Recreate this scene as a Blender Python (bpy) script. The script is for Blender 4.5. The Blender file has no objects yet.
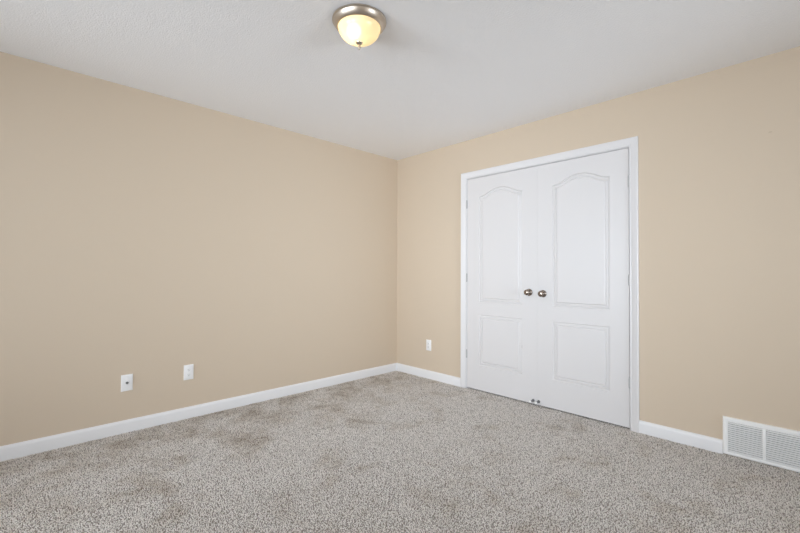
import bpy, bmesh, math, random
import numpy as np
from mathutils import Vector, Matrix
from mathutils.geometry import tessellate_polygon

sc = bpy.context.scene
col = sc.collection

# ------------------------------------------------------------------ room measures (metres)
H = 2.44                      # ceiling height; the far corner of the room is the origin
XR, YB = 5.2, -5.7          # the two walls behind the photographer
WT = 0.12                     # wall thickness
OL, OR, OT = 0.9965, 2.4485, 2.053   # closet opening: left, right, top
SEAM = 1.7335
CD = 0.65                     # closet depth

# ------------------------------------------------------------------ camera
cam = bpy.data.cameras.new('camera')
cam.sensor_width = 36.0
cam.lens = 402.845 / 800 * 36.0
cam.clip_start = 0.02
cam_ob = bpy.data.objects.new('camera', cam)
col.objects.link(cam_ob)
r_ = Vector((0.6974, 0.7167, 0.0045)); u_ = Vector((0.0079, -0.0139, 0.9999)); f_ = Vector((-0.7167, 0.6973, 0.0154))
cam_ob.matrix_world = Matrix(((r_.x, u_.x, -f_.x, 3.386), (r_.y, u_.y, -f_.y, -3.2461),
                              (r_.z, u_.z, -f_.z, 1.127), (0, 0, 0, 1)))
sc.camera = cam_ob

# ------------------------------------------------------------------ world, light from added windows, exposure
world = bpy.data.worlds.new('daylight')
sc.world = world
world.use_nodes = True
bg = world.node_tree.nodes['Background']
bg.inputs['Color'].default_value = (0.72, 0.85, 1.0, 1)
bg.inputs['Strength'].default_value = 0.6

W1 = dict(a=-1.7, b=-0.4, z0=0.55, z1=2.0)     # unseen window, added for its light, in wall_front (x = XR), spans y
W2 = dict(a=0.4, b=1.7, z0=0.55, z1=2.0)       # two more added windows in wall_back (y = YB), span x
W3 = dict(a=2.5, b=3.8, z0=0.55, z1=2.0)


def area_light(name, loc, direction, w, h, energy, spread):
    l = bpy.data.lights.new(name, 'AREA')
    l.shape = 'RECTANGLE'; l.size = w; l.size_y = h
    l.energy = energy; l.color = ADDED_LIGHT_COLOR; l.spread = math.radians(spread)
    o = bpy.data.objects.new(name, l)
    col.objects.link(o)
    o.location = loc
    o.rotation_euler = Vector(direction).to_track_quat('-Z', 'Z').to_euler()
    return o


ADDED_LIGHT_COLOR = (0.835, 0.915, 1.0)  # lamps added outside the unseen windows, power and spread fitted to wall brightness
area_light('added_window_light', (XR + WT + 0.34, (W1['a'] + W1['b']) / 2, (W1['z0'] + W1['z1']) / 2), (-1, 0, 0),
           W1['b'] - W1['a'], W1['z1'] - W1['z0'], 26, 70)
for W, power, spread in ((W2, 37, 70), (W3, 107, 180)):
    area_light('added_window_light', ((W['a'] + W['b']) / 2, YB - WT - 0.34, (W['z0'] + W['z1']) / 2), (0, 1, 0),
               W['b'] - W['a'], W['z1'] - W['z0'], power, spread)

sc.view_settings.view_transform = 'Standard'
sc.view_settings.look = 'None'
sc.view_settings.gamma = 1.0
sc.view_settings.use_curve_mapping = False
sc.view_settings.exposure = 0.0
sc.cycles.use_denoising = True
sc.cycles.denoising_prefilter = 'NONE'
sc.cycles.max_bounces = 16
sc.cycles.diffuse_bounces = 10
sc.cycles.transparent_max_bounces = 12
sc.cycles.sample_clamp_indirect = 4.0
sc.cycles.caustics_reflective = False
sc.cycles.caustics_refractive = False


# ------------------------------------------------------------------ materials
def mat(name, color, rough=0.5, metal=0.0, spec=0.5):
    m = bpy.data.materials.new(name)
    m.use_nodes = True
    b = m.node_tree.nodes['Principled BSDF']
    b.inputs['Base Color'].default_value = (*color, 1)
    b.inputs['Roughness'].default_value = rough
    b.inputs['Metallic'].default_value = metal
    b.inputs['Specular IOR Level'].default_value = spec
    return m


def nodes(m):
    nt = m.node_tree
    return nt, nt.nodes, nt.links, nt.nodes['Principled BSDF']


def noise_bump(m, scale, strength, dist=0.002, detail=2.0):
    nt, N, L, b = nodes(m)
    tc = N.new('ShaderNodeTexCoord')
    no = N.new('ShaderNodeTexNoise')
    no.inputs['Scale'].default_value = scale
    no.inputs['Detail'].default_value = detail
    bu = N.new('ShaderNodeBump')
    bu.inputs['Strength'].default_value = strength
    bu.inputs['Distance'].default_value = dist
    L.new(tc.outputs['Object'], no.inputs['Vector'])
    L.new(no.outputs['Fac'], bu.inputs['Height'])
    L.new(bu.outputs['Normal'], b.inputs['Normal'])
    return m


M = {}
M['wall'] = noise_bump(mat('beige_wall_paint', (0.63, 0.527, 0.41), 0.75, 0, 0.3), 140, 0.12)
M['scuff'] = mat('wall_scuff', (0.54, 0.45, 0.335), 0.9, 0, 0.2)
M['ceiling'] = noise_bump(mat('textured_ceiling_paint', (0.905, 0.91, 0.925), 0.9, 0, 0.2), 120, 0.32, 0.006, 3.0)
M['trim'] = mat('white_trim_paint', (0.735, 0.725, 0.73), 0.38)
M['base'] = mat('white_baseboard_paint', (0.81, 0.81, 0.82), 0.38)
M['door'] = noise_bump(mat('white_door_paint', (0.70, 0.685, 0.685), 0.42), 260, 0.05, 0.001)
M['plastic'] = mat('white_plastic', (0.85, 0.85, 0.85), 0.35)
M['dark'] = mat('dark_slot', (0.03, 0.03, 0.03), 0.6)
M['chip'] = mat('paint_chip', (0.35, 0.34, 0.33), 0.8)
M['vent_shade'] = mat('painted_vent_shade', (0.16, 0.16, 0.16), 0.7)  # dark colour painted in for the shade between the vent blades
M['grille'] = mat('white_enamel', (0.88, 0.88, 0.87), 0.4)
M['nickel'] = mat('satin_nickel', (0.60, 0.525, 0.44), 0.38, 1.0)
M['pan'] = mat('white_enamel_pan', (0.75, 0.72, 0.66), 0.5)
M['knob'] = mat('dark_satin_nickel', (0.33, 0.28, 0.24), 0.27, 1.0)
M['hinge'] = mat('hinge_steel', (0.46, 0.46, 0.46), 0.45)
M['spring'] = mat('stop_steel', (0.20, 0.20, 0.20), 0.45, 0.8)
M['rubber'] = mat('white_rubber', (0.86, 0.86, 0.85), 0.6)
M['vinyl'] = mat('white_vinyl', (0.85, 0.85, 0.85), 0.4)
M['closet'] = mat('closet_paint', (0.45, 0.38, 0.28), 0.9)

# carpet: twisted grey-beige yarn tufts, some of them dark, with worn brownish patches
M['carpet'] = mat('speckled_carpet', (0.5, 0.47, 0.44), 1.0, 0, 0.0)
nt, N, L, b = nodes(M['carpet'])
tc = N.new('ShaderNodeTexCoord')
tone = N.new('ShaderNodeAttribute'); tone.attribute_name = 'tuft_tone'
r1 = N.new('ShaderNodeValToRGB')
cr = r1.color_ramp
cr.elements[0].position = 0.0; cr.elements[0].color = (0.36, 0.325, 0.29, 1)
cr.elements[1].position = 1.0; cr.elements[1].color = (0.94, 0.90, 0.86, 1)
for pos, c in ((0.10, (0.53, 0.49, 0.45, 1)), (0.22, (0.78, 0.735, 0.69, 1)), (0.7, (0.90, 0.855, 0.81, 1))):
    e = cr.elements.new(pos); e.color = c
L.new(tone.outputs['Fac'], r1.inputs['Fac'])
n2 = N.new('ShaderNodeTexNoise'); n2.inputs['Scale'].default_value = 3.6; n2.inputs['Detail'].default_value = 6.0; n2.inputs['Roughness'].default_value = 0.68
n2.inputs['Distortion'].default_value = 0.4
L.new(tc.outputs['Object'], n2.inputs['Vector'])
sx_ = N.new('ShaderNodeSeparateXYZ'); L.new(tc.outputs['Object'], sx_.inputs[0])
wr = N.new('ShaderNodeMapRange')                            # more wear in the strip along the left wall
wr.inputs['From Min'].default_value = 0.0; wr.inputs['From Max'].default_value = 1.3
wr.inputs['To Min'].default_value = 0.085; wr.inputs['To Max'].default_value = -0.045
L.new(sx_.outputs['X'], wr.inputs['Value'])
sb = N.new('ShaderNodeMath'); sb.operation = 'SUBTRACT'
L.new(n2.outputs['Fac'], sb.inputs[0]); L.new(wr.outputs['Result'], sb.inputs[1])
r2 = N.new('ShaderNodeValToRGB')
r2.color_ramp.elements[0].position = 0.30; r2.color_ramp.elements[0].color = (0.66, 0.61, 0.555, 1)
r2.color_ramp.elements[1].position = 0.52; r2.color_ramp.elements[1].color = (1.0, 1.0, 1.0, 1)
e = r2.color_ramp.elements.new(0.40); e.color = (0.87, 0.845, 0.81, 1)
L.new(sb.outputs[0], r2.inputs['Fac'])
mx = N.new('ShaderNodeMix'); mx.data_type = 'RGBA'; mx.blend_type = 'MULTIPLY'
mx.inputs[0].default_value = 1.0
L.new(r1.outputs['Color'], mx.inputs[6]); L.new(r2.outputs['Color'], mx.inputs[7])
L.new(mx.outputs[2], b.inputs['Base Color'])

# clear window glass
M['glass'] = bpy.data.materials.new('clear_glass')
M['glass'].use_nodes = True
nt = M['glass'].node_tree; nt.nodes.clear()
go = nt.nodes.new('ShaderNodeOutputMaterial'); gt = nt.nodes.new('ShaderNodeBsdfTransparent'); gg = nt.nodes.new('ShaderNodeBsdfGlossy')
gg.inputs['Roughness'].default_value = 0.02
gm = nt.nodes.new('ShaderNodeMixShader'); gm.inputs[0].default_value = 0.06
nt.links.new(gt.outputs[0], gm.inputs[1]); nt.links.new(gg.outputs[0], gm.inputs[2]); nt.links.new(gm.outputs[0], go.inputs['Surface'])

# alabaster lamp glass: lets the bulb behind it glow through
M['shade'] = bpy.data.materials.new('alabaster_glass')
M['shade'].use_nodes = True
nt = M['shade'].node_tree; nt.nodes.clear()
so = nt.nodes.new('ShaderNodeOutputMaterial')
sd = nt.nodes.new('ShaderNodeBsdfDiffuse'); sd.inputs['Color'].default_value = (0.80, 0.74, 0.60, 1)
st = nt.nodes.new('ShaderNodeBsdfTranslucent'); st.inputs['Color'].default_value = (0.95, 0.83, 0.60, 1)
sg = nt.nodes.new('ShaderNodeBsdfGlossy'); sg.inputs['Roughness'].default_value = 0.15
sx = nt.nodes.new('ShaderNodeBsdfTransparent'); sx.inputs['Color'].default_value = (1.0, 0.96, 0.88, 1)
s1 = nt.nodes.new('ShaderNodeMixShader'); s1.inputs[0].default_value = 0.55
s2 = nt.nodes.new('ShaderNodeMixShader'); s2.inputs[0].default_value = 0.04
s3 = nt.nodes.new('ShaderNodeMixShader'); s3.inputs[0].default_value = 0.12
nt.links.new(sd.outputs[0], s1.inputs[1]); nt.links.new(st.outputs[0], s1.inputs[2])
nt.links.new(s1.outputs[0], s2.inputs[1]); nt.links.new(sg.outputs[0], s2.inputs[2])
nt.links.new(s2.outputs[0], s3.inputs[1]); nt.links.new(sx.outputs[0], s3.inputs[2])
nt.links.new(s3.outputs[0], so.inputs['Surface'])

M['bulb'] = bpy.data.materials.new('lit_bulb')
M['bulb'].use_nodes = True
nt = M['bulb'].node_tree; nt.nodes.clear()
bo = nt.nodes.new('ShaderNodeOutputMaterial'); be = nt.nodes.new('ShaderNodeEmission')
be.inputs['Color'].default_value = (1.0, 0.82, 0.56, 1); be.inputs['Strength'].default_value = 8
nt.links.new(be.outputs[0], bo.inputs['Surface'])


# ------------------------------------------------------------------ mesh helpers
def add_box(bm, lo, hi, bevel=0.0, seg=2, mi=0):
    lo, hi = Vector(lo), Vector(hi)
    r = bmesh.ops.create_cube(bm, size=1.0)
    vs = r['verts']
    for v in vs:
        v.co = Vector(((lo.x + hi.x) / 2 + v.co.x * (hi.x - lo.x), (lo.y + hi.y) / 2 + v.co.y * (hi.y - lo.y),
                       (lo.z + hi.z) / 2 + v.co.z * (hi.z - lo.z)))
    fs = set(f for v in vs for f in v.link_faces)
    for f in fs:
        f.material_index = mi
    if bevel:
        es = list(set(e for v in vs for e in v.link_edges))
        bmesh.ops.bevel(bm, geom=es, offset=bevel, segments=seg, profile=0.5, affect='EDGES', material=mi)


def add_lathe(bm, profile, mtx=Matrix(), n=48, mi=0, cap=True):
    """profile: (radius, height) pairs turned about the local z axis"""
    rings = []
    for r, h in profile:
        if r < 1e-6:
            rings.append([bm.verts.new(mtx @ Vector((0, 0, h)))])
        else:
            rings.append([bm.verts.new(mtx @ Vector((r * math.cos(2 * math.pi * k / n), r * math.sin(2 * math.pi * k / n), h))) for k in range(n)])
    fs = []
    for A, B in zip(rings, rings[1:]):
        for k in range(n):
            a, b_ = A[k % len(A)], A[(k + 1) % len(A)]
            c, d = B[(k + 1) % len(B)], B[k % len(B)]
            q = []
            for v in (a, b_, c, d):
                if v not in q:
                    q.append(v)
            if len(q) > 2:
                fs.append(bm.faces.new(q))
    if cap:
        for R in (rings[0], rings[-1]):
            if len(R) > 2:
                fs.append(bm.faces.new(R))
    for f in fs:
        f.material_index = mi


def add_sweep(bm, stations, closed_profile=True):
    """stations: lists of matching profile points; consecutive ones are bridged, the ends capped"""
    rows = [[bm.verts.new(p) for p in s] for s in stations]
    n = len(rows[0])
    for A, B in zip(rows, rows[1:]):
        for k in range(n if closed_profile else n - 1):
            bm.faces.new((A[k], A[(k + 1) % n], B[(k + 1) % n], B[k]))
    if closed_profile:
        bm.faces.new(rows[0]); bm.faces.new(rows[-1])


def obj(name, bm, materials, parent=None, smooth=None, loc=None):
    bmesh.ops.recalc_face_normals(bm, faces=bm.faces)
    me = bpy.data.meshes.new(name)
    if loc is not None:
        bmesh.ops.translate(bm, verts=bm.verts, vec=-Vector(loc))
    bm.to_mesh(me); bm.free()
    for m in (materials if isinstance(materials, (list, tuple)) else [materials]):
        me.materials.append(m)
    o = bpy.data.objects.new(name, me)
    col.objects.link(o)
    if loc is not None:
        o.location = loc
    if smooth is not None:
        me.polygons.foreach_set('use_smooth', [True] * len(me.polygons))
        me.set_sharp_from_angle(angle=math.radians(smooth))
    if parent is not None:
        o.parent = parent
    return o


def tag(o, label=None, cat=None, group=None, kind=None):
    if label: o['label'] = label
    if cat: o['category'] = cat
    if group: o['group'] = group
    if kind: o['kind'] = kind
    return o


def empty(name, loc):
    o = bpy.data.objects.new(name, None)
    o.empty_display_size = 0.05
    o.location = loc
    col.objects.link(o)
    return o


def copy_tree(o, parent=None):
    c = o.copy()
    col.objects.link(c)
    c.parent = parent
    for ch in list(o.children):
        copy_tree(ch, c)
    return c


# ------------------------------------------------------------------ floor, ceiling, walls
bm = bmesh.new()
add_box(bm, (-WT, YB - WT, -0.09), (XR + WT, CD + WT + 0.05, -0.0065))
floor = tag(obj('floor', bm, M['carpet']), 'grey beige carpet with dark flecks covering the whole floor', 'carpet', kind='structure')


def carpet_pile():
    """twisted tufts of the cut pile: short bent three-sided yarn ends, each leaning its own way"""
    rng = np.random.default_rng(7)
    sp = 0.0070
    gx, gy = np.meshgrid(np.arange(0.004, XR, sp), np.arange(YB, 0.03, sp))
    cx = gx.ravel(); cy = gy.ravel()
    n = len(cx)
    cx = cx + rng.uniform(-0.42, 0.42, n) * sp; cy = cy + rng.uniform(-0.42, 0.42, n) * sp
    hgt = rng.uniform(0.0088, 0.0115, n)
    az = rng.uniform(0, 2 * np.pi, n); lean = rng.uniform(0.1, 0.75, n)
    dx, dy = np.cos(az) * lean, np.sin(az) * lean
    rad = rng.uniform(0.0025, 0.0036, n)
    rot = rng.uniform(0, 2 * np.pi, n)
    V = np.zeros((n, 7, 3))
    for lvl, (t, rr, bend) in enumerate(((0.0, 1.0, 0.0), (0.62, 1.05, 0.45))):
        for k in range(3):
            a = rot + 2 * np.pi * k / 3 + lvl * 0.7
            V[:, lvl * 3 + k, 0] = cx + dx * hgt * bend + np.cos(a) * rad * rr
            V[:, lvl * 3 + k, 1] = cy + dy * hgt * bend + np.sin(a) * rad * rr
            V[:, lvl * 3 + k, 2] = -0.0105 + hgt * t
    V[:, 6, 0] = cx + dx * hgt * 1.1; V[:, 6, 1] = cy + dy * hgt * 1.1; V[:, 6, 2] = -0.0105 + hgt
    quads = np.array([(0, 1, 4, 3), (1, 2, 5, 4), (2, 0, 3, 5)]); tris = np.array([(3, 4, 6), (4, 5, 6), (5, 3, 6)])
    off = (np.arange(n) * 7)[:, None, None]
    q = (quads[None] + off).reshape(n, 12); t = (tris[None] + off).reshape(n, 9)
    loops = np.concatenate([q, t], axis=1).ravel().astype(np.int32)
    sizes = np.tile(np.array([4, 4, 4, 3, 3, 3]), n)
    starts = np.concatenate([[0], np.cumsum(sizes)[:-1]]).astype(np.int32)
    me = bpy.data.meshes.new('carpet_pile')
    me.vertices.add(n * 7); me.vertices.foreach_set('co', V.ravel().astype(np.float32))
    me.loops.add(len(loops)); me.loops.foreach_set('vertex_index', loops)
    me.polygons.add(len(starts)); me.polygons.foreach_set('loop_start', starts)
    me.polygons.foreach_set('use_smooth', np.ones(len(starts), dtype=bool))
    tone = np.repeat(rng.random(n), 7).astype(np.float32)
    at = me.attributes.new('tuft_tone', 'FLOAT', 'POINT'); at.data.foreach_set('value', tone)
    me.update(calc_edges=True); me.validate()
    me.materials.append(M['carpet'])
    o = bpy.data.objects.new('carpet_pile', me)
    col.objects.link(o)
    o.parent = floor
    o['kind'] = 'stuff'
    return o


carpet_pile()

bm = bmesh.new()
add_box(bm, (-WT, YB - WT, H), (XR + WT, CD + WT + 0.05, H + 0.08))
tag(obj('ceiling', bm, M['ceiling']), 'white lightly textured flat ceiling around the round lamp', 'ceiling', kind='structure')

bm = bmesh.new()
add_box(bm, (-WT, YB - WT, -0.01), (0, CD + WT, H))
tag(obj('wall_left', bm, M['wall']), 'long plain beige wall left of the room corner', 'wall', kind='structure')

bm = bmesh.new()
JW = 0.019
add_box(bm, (0, 0, -0.01), (OL - JW, WT, H))
add_box(bm, (OR + JW, 0, -0.01), (XR, WT, H))
add_box(bm, (OL - JW, 0, OT + JW), (OR + JW, WT, H))
add_box(bm, (3.203, -0.0006, 1.9725), (3.219, 0.001, 1.9785), mi=1)      # faint scuff high up
tag(obj('wall_right', bm, [M['wall'], M['scuff']]), 'beige wall holding the white double closet doors', 'wall', kind='structure')

bm = bmesh.new()
add_box(bm, (XR, YB - WT, -0.01), (XR + WT, W1['a'], H)); add_box(bm, (XR, W1['b'], -0.01), (XR + WT, CD + WT, H))
add_box(bm, (XR, W1['a'], -0.01), (XR + WT, W1['b'], W1['z0'])); add_box(bm, (XR, W1['a'], W1['z1']), (XR + WT, W1['b'], H))
tag(obj('wall_front', bm, M['wall']), 'beige window wall facing the long plain wall', 'wall', kind='structure')

bm = bmesh.new()
for x0, x1 in ((0, W2['a']), (W2['b'], W3['a']), (W3['b'], XR)):
    add_box(bm, (x0, YB - WT, -0.01), (x1, YB, H))
for W in (W2, W3):
    add_box(bm, (W['a'], YB - WT, -0.01), (W['b'], YB, W['z0'])); add_box(bm, (W['a'], YB - WT, W['z1']), (W['b'], YB, H))
tag(obj('wall_back', bm, M['wall']), 'beige window wall facing the closet doors', 'wall', kind='structure')

bm = bmesh.new()
add_box(bm, (0, CD + WT, 0), (XR + WT, CD + WT + 0.05, H))
add_box(bm, (OL - 0.25, WT, 0), (OL - 0.20, CD + WT, H)); add_box(bm, (OR + 0.20, WT, 0), (OR + 0.25, CD + WT, H))
tag(obj('wall_closet', bm, M['closet']), 'inner walls of the closet behind the closed doors', 'wall', kind='structure')


# ------------------------------------------------------------------ baseboards
BT, BH = 0.014, 0.083
BPROF = [(0, -0.01), (BT, -0.01), (BT, 0.060), (BT - 0.001, 0.068), (BT - 0.0035, 0.0745), (BT - 0.0075, 0.080), (BT - 0.011, BH), (0, BH)]


def baseboard(runs, name, label):
    bm = bmesh.new()
    for A, B, n, ta, tb in runs:                 # ta, tb: +1 mitre into an inside corner, 0 square end
        A, B, n = Vector(A), Vector(B), Vector(n)
        d = (B - A).normalized()
        add_sweep(bm, [[A + n * t + d * (t * ta) + Vector((0, 0, z)) for t, z in BPROF],
                       [B + n * t - d * (t * tb) + Vector((0, 0, z)) for t, z in BPROF]])
    return tag(obj(name, bm, M['base'], smooth=35), label, 'baseboard', kind='structure')


CW = 0.0585                                     # casing width
CI_L, CI_R, CI_T = OL - 0.0055, OR + 0.0025, OT + 0.006
VX0, VX1, VZ1 = 2.977, 3.366, 0.2345            # wall vent
baseboard([((0, YB, 0), (0, 0, 0), (1, 0, 0), 1, 1)], 'baseboard_left', 'white baseboard running along the long plain left wall')
baseboard([((0, 0, 0), (CI_L - CW, 0, 0), (0, -1, 0), 1, 0),
           ((CI_R + CW, 0, 0), (VX0, 0, 0), (0, -1, 0), 0, 0),
           ((VX1, 0, 0), (XR, 0, 0), (0, -1, 0), 0, 1)], 'baseboard_right', 'white baseboard along the closet wall on both sides of the door casing')
baseboard([((XR, 0, 0), (XR, YB, 0), (-1, 0, 0), 1, 1)], 'baseboard_front', 'white baseboard under the window facing the long plain wall')
baseboard([((XR, YB, 0), (0, YB, 0), (0, 1, 0), 1, 1)], 'baseboard_back', 'white baseboard under the window facing the closet')

# ------------------------------------------------------------------ closet door casing and jamb
CPROF = [(0.0, 0.0), (0.0, 0.0075), (0.0015, 0.009), (0.010, 0.0095), (0.013, 0.0085), (0.016, 0.0105), (0.030, 0.0135),
         (0.040, 0.0155), (0.044, 0.0165), (0.0465, 0.0155), (0.049, 0.0172), (0.0565, 0.0172), (CW, 0.0155), (CW, 0.0)]
root = tag(empty('trim_1', ((OL + OR) / 2, 0, 0)), 'white moulded casing framing the double closet doors', 'door frame', kind='structure')
base = Vector(root.location)
bm = bmesh.new()
add_sweep(bm, [[Vector((CI_L - u, -d, -0.01)) for u, d in CPROF], [Vector((CI_L - u, -d, CI_T + u)) for u, d in CPROF],
               [Vector((CI_R + u, -d, CI_T + u)) for u, d in CPROF], [Vector((CI_R + u, -d, -0.01)) for u, d in CPROF]])
bmesh.ops.translate(bm, verts=bm.verts, vec=-base)
obj('casing', bm, M['trim'], root, smooth=25)
bm = bmesh.new()
add_box(bm, (OL - JW, 0.0005, -0.01), (OL, WT, OT)); add_box(bm, (OR, 0.0005, -0.01), (OR + JW, WT, OT))
add_box(bm, (OL - JW, 0.0005, OT), (OR + JW, WT, OT + JW))
bmesh.ops.translate(bm, verts=bm.verts, vec=-base)
obj('jamb', bm, M['trim'], root)
bm = bmesh.new()
add_box(bm, (OL, 0.041, 0.02), (OL + 0.011, 0.075, OT)); add_box(bm, (OR - 0.011, 0.041, 0.02), (OR, 0.075, OT))
add_box(bm, (OL + 0.011, 0.041, OT - 0.011), (OR - 0.011, 0.075, OT))
bmesh.ops.translate(bm, verts=bm.verts, vec=-base)
obj('door_stop_strip', bm, M['trim'], root)


# ------------------------------------------------------------------ closet doors
def inset_loop(pts, d):
    """moves a closed counter-clockwise (x, z) outline inwards by d"""
    n = len(pts); out = []
    for k in range(n):
        p0, p1, p2 = Vector(pts[k - 1]), Vector(pts[k]), Vector(pts[(k + 1) % n])
        a, b_ = (p1 - p0).normalized(), (p2 - p1).normalized()
        na, nb = Vector((-a.y, a.x)), Vector((-b_.y, b_.x))
        m = (na + nb).normalized()
        out.append(p1 + m * (d / max(0.3, m.dot(na))))
    return out


def rect_outline(x0, x1, z0, z1):
    return [(x0, z0), (x1, z0), (x1, z1), (x0, z1)]


def arch_outline(x0, x1, z0, zs, rise):
    """square bottom, top a cathedral arch: low concave shoulders rising to a rounded crown"""
    pts = [(x0, z0), (x1, z0)]
    n = 40; w = x1 - x0
    for k in range(n + 1):
        t = k / n
        s = abs(2 * t - 1)                        # 1 at the shoulders, 0 at the crown
        if s > 0.985:
            h = 0
        else:
            h = 0.5 + 0.5 * math.cos(math.pi * (s ** 1.15))
        pts.append((x1 - w * t, zs + rise * h))
    return pts


PANEL_STEPS = [(0.0, 0.0), (0.0020, 0.0050), (0.0050, 0.0074), (0.0085, 0.0068), (0.013, 0.0050), (0.020, 0.0033), (0.0250, 0.0030), (0.0270, 0.0062), (0.0300, 0.0068), (0.0335, 0.0050), (0.0365, 0.0018), (0.042, 0.0008)]


def door_slab(x0, x1, z0, z1, panels, y, thick, chip=None):
    bm = bmesh.new()
    outer = rect_outline(x0 + 0.0002, x1 - 0.0002, z0, z1)
    loops = [outer] + panels
    flat = [Vector((p[0], 0, p[1])) for lp in loops for p in lp]
    vs = [bm.verts.new((p.x, y, p.z)) for p in flat]
    tess = tessellate_polygon([[Vector((p[0], p[1], 0)) for p in lp] for lp in loops])
    for t in tess:
        bm.faces.new([vs[i] for i in t])
    i = len(outer)
    for lp in panels:
        prev = vs[i:i + len(lp)]; i += len(lp)
        for d, dep in PANEL_STEPS[1:]:
            cur = [bm.verts.new((q[0], y + dep, q[1])) for q in inset_loop(lp, d)]
            for k in range(len(cur)):
                bm.faces.new((prev[k], prev[(k + 1) % len(cur)], cur[(k + 1) % len(cur)], cur[k]))
            prev = cur
        bm.faces.new(prev)
    ov = vs[:4]
    e1 = [bm.verts.new((x0 + (0 if k in (0, 3) else x1 - x0), y + 0.0004, outer[k][1])) for k in range(4)]
    e2 = [bm.verts.new((v.co.x, y + thick, v.co.z)) for v in e1]
    for A, B in ((ov, e1), (e1, e2)):
        for k in range(4):
            bm.faces.new((A[k], A[(k + 1) % 4], B[(k + 1) % 4], B[k]))
    bm.faces.new(e2)
    if chip:
        add_box(bm, (chip[0] - 0.003, y + 0.0002, chip[1] - 0.011), (chip[0] + 0.003, y + 0.006, chip[1] + 0.011), 0.001, 1, mi=1)
    return bm


def knob_bms():
    R = Matrix.Rotation(math.radians(90), 4, 'X')        # local z -> -y, out of the door
    rose = bmesh.new()
    add_lathe(rose, [(0, 0), (0.0325, 0), (0.0325, 0.003), (0.031, 0.006), (0.026, 0.009), (0.018, 0.011), (0.014, 0.012), (0, 0.012)], R, cap=False)
    kn = bmesh.new()
    add_lathe(kn, [(0, 0.0115), (0.012, 0.0115), (0.0105, 0.018), (0.0105, 0.026), (0.014, 0.031), (0.021, 0.035), (0.0262, 0.041), (0.0275, 0.047),
                   (0.0262, 0.053), (0.022, 0.058), (0.015, 0.0612), (0.007, 0.0625), (0, 0.0628)], R, cap=False)
    return rose, kn


def stop_bms():
    R = Matrix.Rotation(math.radians(90), 4, 'X')
    s = bmesh.new()
    prof = [(0, 0), (0.0115, 0), (0.0115, 0.003), (0.008, 0.005)]
    for k in range(14):                                    # coiled spring ridges
        prof += [(0.0070, 0.006 + k * 0.0028), (0.0080, 0.0074 + k * 0.0028)]
    prof += [(0.0065, 0.0465), (0, 0.0465)]
    add_lathe(s, prof, R, n=24, cap=False)
    t = bmesh.new()
    add_lathe(t, [(0, 0.0465), (0.0085, 0.0465), (0.0092, 0.049), (0.0092, 0.058), (0.008, 0.062), (0.005, 0.0635), (0, 0.064)], R, n=24, cap=False)
    return s, t


DY, DT = 0.0015, 0.035
DZ0, DZ1 = 0.008, OT - 0.004
GAPL, GAPR = 0.0022, 0.0035


def closet_door(name, label, x0, x1, hinge_x, hinge_side, p0, p1, knob_x, stop_x, chip=None):
    root = tag(empty(name, ((x0 + x1) / 2, DY, 0)), label, 'door', kind='structure')
    base = Vector(root.location)

    def part(n, bm, m, parent=root, smooth=None, at=None):
        if at is None:
            bmesh.ops.translate(bm, verts=bm.verts, vec=-base)
            return obj(n, bm, m, parent, smooth)
        o = obj(n, bm, m, parent, smooth)
        o.location = Vector(at) - base
        return o
    panels = [arch_outline(p0, p1, 0.853, 1.862, 0.064), rect_outline(p0, p1, 0.244, 0.727)]
    part('slab', door_slab(x0, x1, DZ0, DZ1, panels, DY, DT, chip), [M['door'], M['chip']], smooth=7)
    rose, kn = knob_bms()
    for b_ in (rose, kn):
        bmesh.ops.scale(b_, verts=b_.verts, vec=(0.93, 0.93, 0.93))
    k = part('knob', kn, M['knob'], smooth=40, at=(knob_x[0], DY, knob_x[1]))
    tag(k, 'round satin nickel knob')
    rr = obj('rose', rose, M['knob'], k, 40)
    for z in (1.805, 1.081, 0.336):
        bm = bmesh.new()
        for j in range(5):                                 # five knuckles on the pin
            a = z - 0.038 + j * 0.0152
            add_lathe(bm, [(0, a), (0.0060, a), (0.0064, a + 0.0006), (0.0064, a + 0.0140), (0.0060, a + 0.0146), (0, a + 0.0146)],
                      Matrix.Translation((hinge_x, DY - 0.0045, 0)), n=16, cap=False)
        add_lathe(bm, [(0, z - 0.042), (0.003, z - 0.042), (0.0042, z - 0.040), (0.0042, z + 0.040), (0.003, z + 0.042), (0, z + 0.042)],
                  Matrix.Translation((hinge_x, DY - 0.0045, 0)), n=12, cap=False)
        part('hinge', bm, M['hinge'], smooth=40)
    s, t = stop_bms()
    sp = part('spring_stop', s, M['spring'], smooth=50, at=(stop_x, DY, 0.038))
    tag(sp, 'grey metal spring stop at the foot of the door')
    obj('rubber_tip', t, M['rubber'], sp, 40)
    return root


closet_door('door_1', 'left leaf of the white closet doors, nearer the room corner', OL + GAPL, SEAM - 0.0001, OL + GAPL / 2 - 0.0005, 1,
            1.140, 1.592, (1.659, 0.962), 1.697, chip=(1.5915, 0.479))
closet_door('door_2', 'right leaf of the white closet doors, nearer the wall vent', SEAM + 0.0001, OR - GAPR, OR - GAPR / 2, -1,
            1.868, 2.314, (1.787, 0.955), 1.747)


# ------------------------------------------------------------------ wall plates (built facing -y, base at the wall)
def plate_bm(w=0.070, h=0.115, t=0.0055):
    bm = bmesh.new()
    o = [(x, z) for x, z in rect_outline(-w / 2, w / 2, -h / 2, h / 2)]
    rows = []
    for ins, y in ((0, 0), (0, -0.0015), (0.0012, -0.0035), (0.004, -0.005), (0.007, -t)):
        rows.append([bm.verts.new((q[0], y, q[1])) for q in inset_loop(o, ins)])
    for A, B in zip(rows, rows[1:]):
        for k in range(4):
            bm.faces.new((A[k], A[(k + 1) % 4], B[(k + 1) % 4], B[k]))
    bm.faces.new(rows[0]); bm.faces.new(rows[-1])
    return bm


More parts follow.
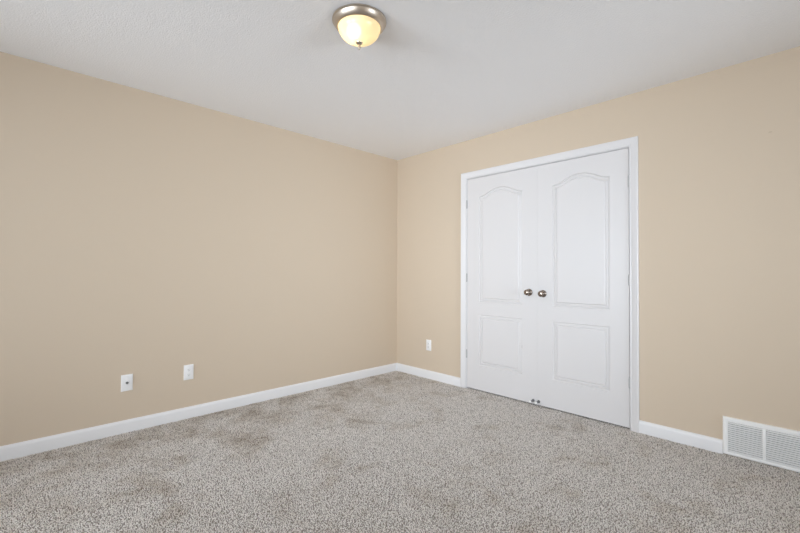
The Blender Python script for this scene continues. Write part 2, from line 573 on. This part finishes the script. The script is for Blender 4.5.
def receptacle_bm():
    """rounded face with flat top and bottom, two blade slots and a ground hole"""
    bm = bmesh.new()
    pts = []
    for k in range(40):
        a = 2 * math.pi * k / 40
        pts.append((0.0172 * math.cos(a), max(-0.0142, min(0.0142, 0.0172 * math.sin(a)))))
    A = [bm.verts.new((x, -0.0050, z)) for x, z in pts]
    B = [bm.verts.new((x, -0.0078, z)) for x, z in pts]
    C_ = [bm.verts.new((x * 0.95, -0.0084, z * 0.95)) for x, z in pts]
    for P, Q in ((A, B), (B, C_)):
        for k in range(40):
            bm.faces.new((P[k], P[(k + 1) % 40], Q[(k + 1) % 40], Q[k]))
    bm.faces.new(C_); bm.faces.new(A)
    add_box(bm, (-0.0073, -0.0086, -0.001), (-0.0053, -0.008, 0.008), mi=1)
    add_box(bm, (0.0053, -0.0086, 0.0), (0.0071, -0.008, 0.0072), mi=1)
    add_lathe(bm, [(0, 0.008), (0.0026, 0.008), (0.0026, 0.0086), (0, 0.0086)], Matrix.Translation((0, 0, -0.0068)) @ Matrix.Rotation(math.radians(90), 4, 'X'), n=16, mi=1, cap=False)
    return bm


def screw_bm(r=0.0034):
    bm = bmesh.new()
    add_lathe(bm, [(0, 0.005), (r, 0.005), (r, 0.0058), (r * 0.7, 0.0066), (0, 0.0068)], Matrix.Rotation(math.radians(90), 4, 'X'), n=20, cap=False)
    return bm


def outlet():
    t = empty('power_outlet', (0, 0, 0))
    obj('plate', plate_bm(), M['plastic'], t, 30)
    for z in (0.0195, -0.0195):
        o = obj('receptacle', receptacle_bm(), [M['plastic'], M['dark']], t, 30)
        o.location = (0, 0, z)
    obj('screw', screw_bm(), M['plastic'], t, 30)
    return t


o1 = outlet()
o1.location = (0.4975, 0, 0.351)
tag(o1, 'white duplex power outlet on the closet wall, between the corner and the doors', 'outlet', 'white duplex power outlets')
o2 = copy_tree(o1)
o2.location = (0, -2.232, 0.349); o2.rotation_euler = (0, 0, math.radians(90))
tag(o2, 'white duplex power outlet on the long left wall, right of the coaxial plate', 'outlet', 'white duplex power outlets')

t = tag(empty('coaxial_wall_plate', (0, -2.634, 0.3425)), 'white wall plate with one dark cable jack, low on the long left wall', 'wall plate')
t.rotation_euler = (0, 0, math.radians(90))
obj('plate', plate_bm(), M['plastic'], t, 30)
bm = bmesh.new()
R90 = Matrix.Rotation(math.radians(90), 4, 'X')
add_lathe(bm, [(0, 0.005), (0.0085, 0.005), (0.0085, 0.008), (0.0052, 0.0085), (0.0052, 0.015), (0.0035, 0.015), (0.0035, 0.011), (0, 0.011)], R90, n=24, cap=False)
tag(obj('cable_jack', bm, M['spring'], t, 30), 'dark threaded metal jack')
for z in (0.042, -0.042):
    obj('screw', screw_bm(), M['plastic'], t, 30).location = (0, 0, z)

# ------------------------------------------------------------------ wall vent
t = tag(empty('return_air_vent', ((VX0 + VX1) / 2, 0, 0)), 'white louvered wall vent at floor level right of the closet doors', 'vent')
base = Vector(t.location)
P1 = (VX0 + 0.027, 3.1640); P2 = (3.1795, VX1 - 0.027)
PZ0, PZ1 = 0.0225, 0.2065
bm = bmesh.new()
FT = 0.016
outer = rect_outline(VX0, VX1, 0.001, VZ1)
inner = rect_outline(P1[0], P2[1], PZ0, PZ1)
rows = []
for lp, ins, y in ((outer, 0, 0), (outer, 0, -0.010), (outer, 0.002, -0.0135), (outer, 0.006, -FT), (inner, -0.004, -FT), (inner, -0.001, -0.0145), (inner, 0.0, -0.012), (inner, 0, 0)):
    rows.append([bm.verts.new((q[0], y, q[1])) for q in inset_loop(lp, ins)])
for A, B in zip(rows, rows[1:] + rows[:1]):
    for k in range(4):
        bm.faces.new((A[k], A[(k + 1) % 4], B[(k + 1) % 4], B[k]))
bmesh.ops.translate(bm, verts=bm.verts, vec=-base)
obj('frame', bm, M['grille'], t, 30)
bm = bmesh.new()
add_box(bm, (P1[1], -0.0150, PZ0), (P2[0], 0, PZ1), 0.0015)
bmesh.ops.translate(bm, verts=bm.verts, vec=-base)
obj('mullion', bm, M['grille'], t, 30)
NS = 15
for a, b_ in (P1, P2):
    bm = bmesh.new()
    pitch = (PZ1 - PZ0) / NS
    for k in range(NS):                                   # thin blades tilted down towards the room
        zc = PZ0 + (k + 0.5) * pitch
        prof = [(-0.0035, 0.0029), (-0.0126, -0.0034), (-0.0133, -0.0040), (-0.0126, -0.0044), (-0.0035, 0.0019)]
        add_sweep(bm, [[Vector((a, y, zc + z)) for y, z in prof], [Vector((b_, y, zc + z)) for y, z in prof]])
    bmesh.ops.translate(bm, verts=bm.verts, vec=-base)
    obj('louver_panel', bm, M['grille'], t, 20)
bm = bmesh.new()
add_box(bm, (P1[0] - 0.003, -0.002, PZ0 - 0.003), (P2[1] + 0.003, -0.0003, PZ1 + 0.003))  # flat dark sheet in place of the shaded depth behind the blades
bmesh.ops.translate(bm, verts=bm.verts, vec=-base)
obj('backing', bm, M['vent_shade'], t)

# ------------------------------------------------------------------ ceiling lamp
LX, LY = 1.741, -1.949
t = tag(empty('ceiling_lamp', (LX, LY, H)), 'round flush ceiling lamp with nickel ring and lit alabaster glass bowl', 'ceiling lamp')
bm = bmesh.new()
add_lathe(bm, [(0.0, 0.0), (0.138, 0.0), (0.1405, -0.002), (0.1405, -0.007), (0.138, -0.009), (0.136, -0.010), (0.1345, -0.015), (0.1300, -0.024), (0.1230, -0.033), (0.1165, -0.0385), (0.1135, -0.0395), (0.1105, -0.0375), (0.1103, -0.034), (0.1107, -0.003)], n=96, cap=False)
obj('ring', bm, M['nickel'], t, 40)
bm = bmesh.new()
add_lathe(bm, [(0, -0.002), (0.1095, -0.002), (0.1095, -0.033), (0.1085, -0.033), (0.1085, -0.004), (0, -0.004)], n=96, cap=False)
obj('pan', bm, M['pan'], t, 40)
bm = bmesh.new()
prof = []
for k in range(25):
    a = math.pi / 2 * k / 24
    prof.append((0.1100 * math.cos(a) ** 0.92 if k < 24 else 0.0, -0.034 - 0.080 * math.sin(a)))
add_lathe(bm, prof, n=96, cap=False)
obj('glass_bowl', bm, M['shade'], t, 60)
bm = bmesh.new()
add_lathe(bm, [(0, -0.1125), (0.0175, -0.1125), (0.0185, -0.1145), (0.017, -0.118), (0.010, -0.1215), (0.0055, -0.125), (0.0065, -0.130), (0.0085, -0.136), (0.0085, -0.141), (0.006, -0.147), (0.003, -0.151), (0, -0.152)], n=32, cap=False)
obj('finial', bm, M['nickel'], t, 40)
BULB = Vector((-0.012, -0.026, -0.058))
bm = bmesh.new()
prof = [(0.0, -0.030)] + [(0.038 * math.sin(math.pi * (k / 12)), -0.038 * math.cos(math.pi * k / 12)) for k in range(1, 12)] + [(0, 0.026)]
add_lathe(bm, prof[1:-1], Matrix.Translation(BULB), n=24)
obj('bulb', bm, M['bulb'], t, 60)
# ------------------------------------------------------------------ unseen windows behind the photographer, added to light the room
def window(name, label, w, centre, rotz):
    """built facing -y: the room side is -y, the wall runs along x"""
    h0, h1 = w['z0'], w['z1']
    hw = (w['b'] - w['a']) / 2
    root = tag(empty(name, centre), label, 'window', kind='structure')
    root.rotation_euler = (0, 0, rotz)
    bm = bmesh.new()
    prof = CPROF
    add_sweep(bm, [[Vector((-hw - u, -d, h0)) for u, d in prof], [Vector((-hw - u, -d, h1 + u)) for u, d in prof],
                   [Vector((hw + u, -d, h1 + u)) for u, d in prof], [Vector((hw + u, -d, h0)) for u, d in prof]])
    obj('casing', bm, M['trim'], root, 25)
    bm = bmesh.new()
    add_box(bm, (-hw - 0.08, -0.045, h0 - 0.022), (hw + 0.08, 0.03, h0), 0.004)
    add_box(bm, (-hw - 0.06, -0.014, h0 - 0.085), (hw + 0.06, 0, h0 - 0.022), 0.003)
    obj('sill', bm, M['trim'], root, 30)
    bm = bmesh.new()
    f = 0.045
    add_box(bm, (-hw, 0.03, h0), (-hw + f, 0.11, h1)); add_box(bm, (hw - f, 0.03, h0), (hw, 0.11, h1))
    add_box(bm, (-hw + f, 0.03, h0), (hw - f, 0.11, h0 + f)); add_box(bm, (-hw + f, 0.03, h1 - f), (hw - f, 0.11, h1))
    add_box(bm, (-0.03, 0.03, h0 + f), (0.03, 0.11, h1 - f))
    obj('frame', bm, M['vinyl'], root)
    for a, b_ in ((-hw + f, -0.03), (0.03, hw - f)):
        bm = bmesh.new()
        add_box(bm, (a, 0.068, h0 + f), (b_, 0.072, h1 - f))
        obj('pane', bm, M['glass'], root)
    return root


window('added_window_1', 'added unseen white framed window in the wall facing the long plain wall', W1, (XR, (W1['a'] + W1['b']) / 2, 0), math.radians(-90))
window('added_window_2', 'added unseen white framed window in the wall facing the closet, nearer the long plain wall', W2, ((W2['a'] + W2['b']) / 2, YB, 0), math.radians(180))
window('added_window_3', 'added unseen white framed window in the wall facing the closet, farther from the long plain wall', W3, ((W3['a'] + W3['b']) / 2, YB, 0), math.radians(180))
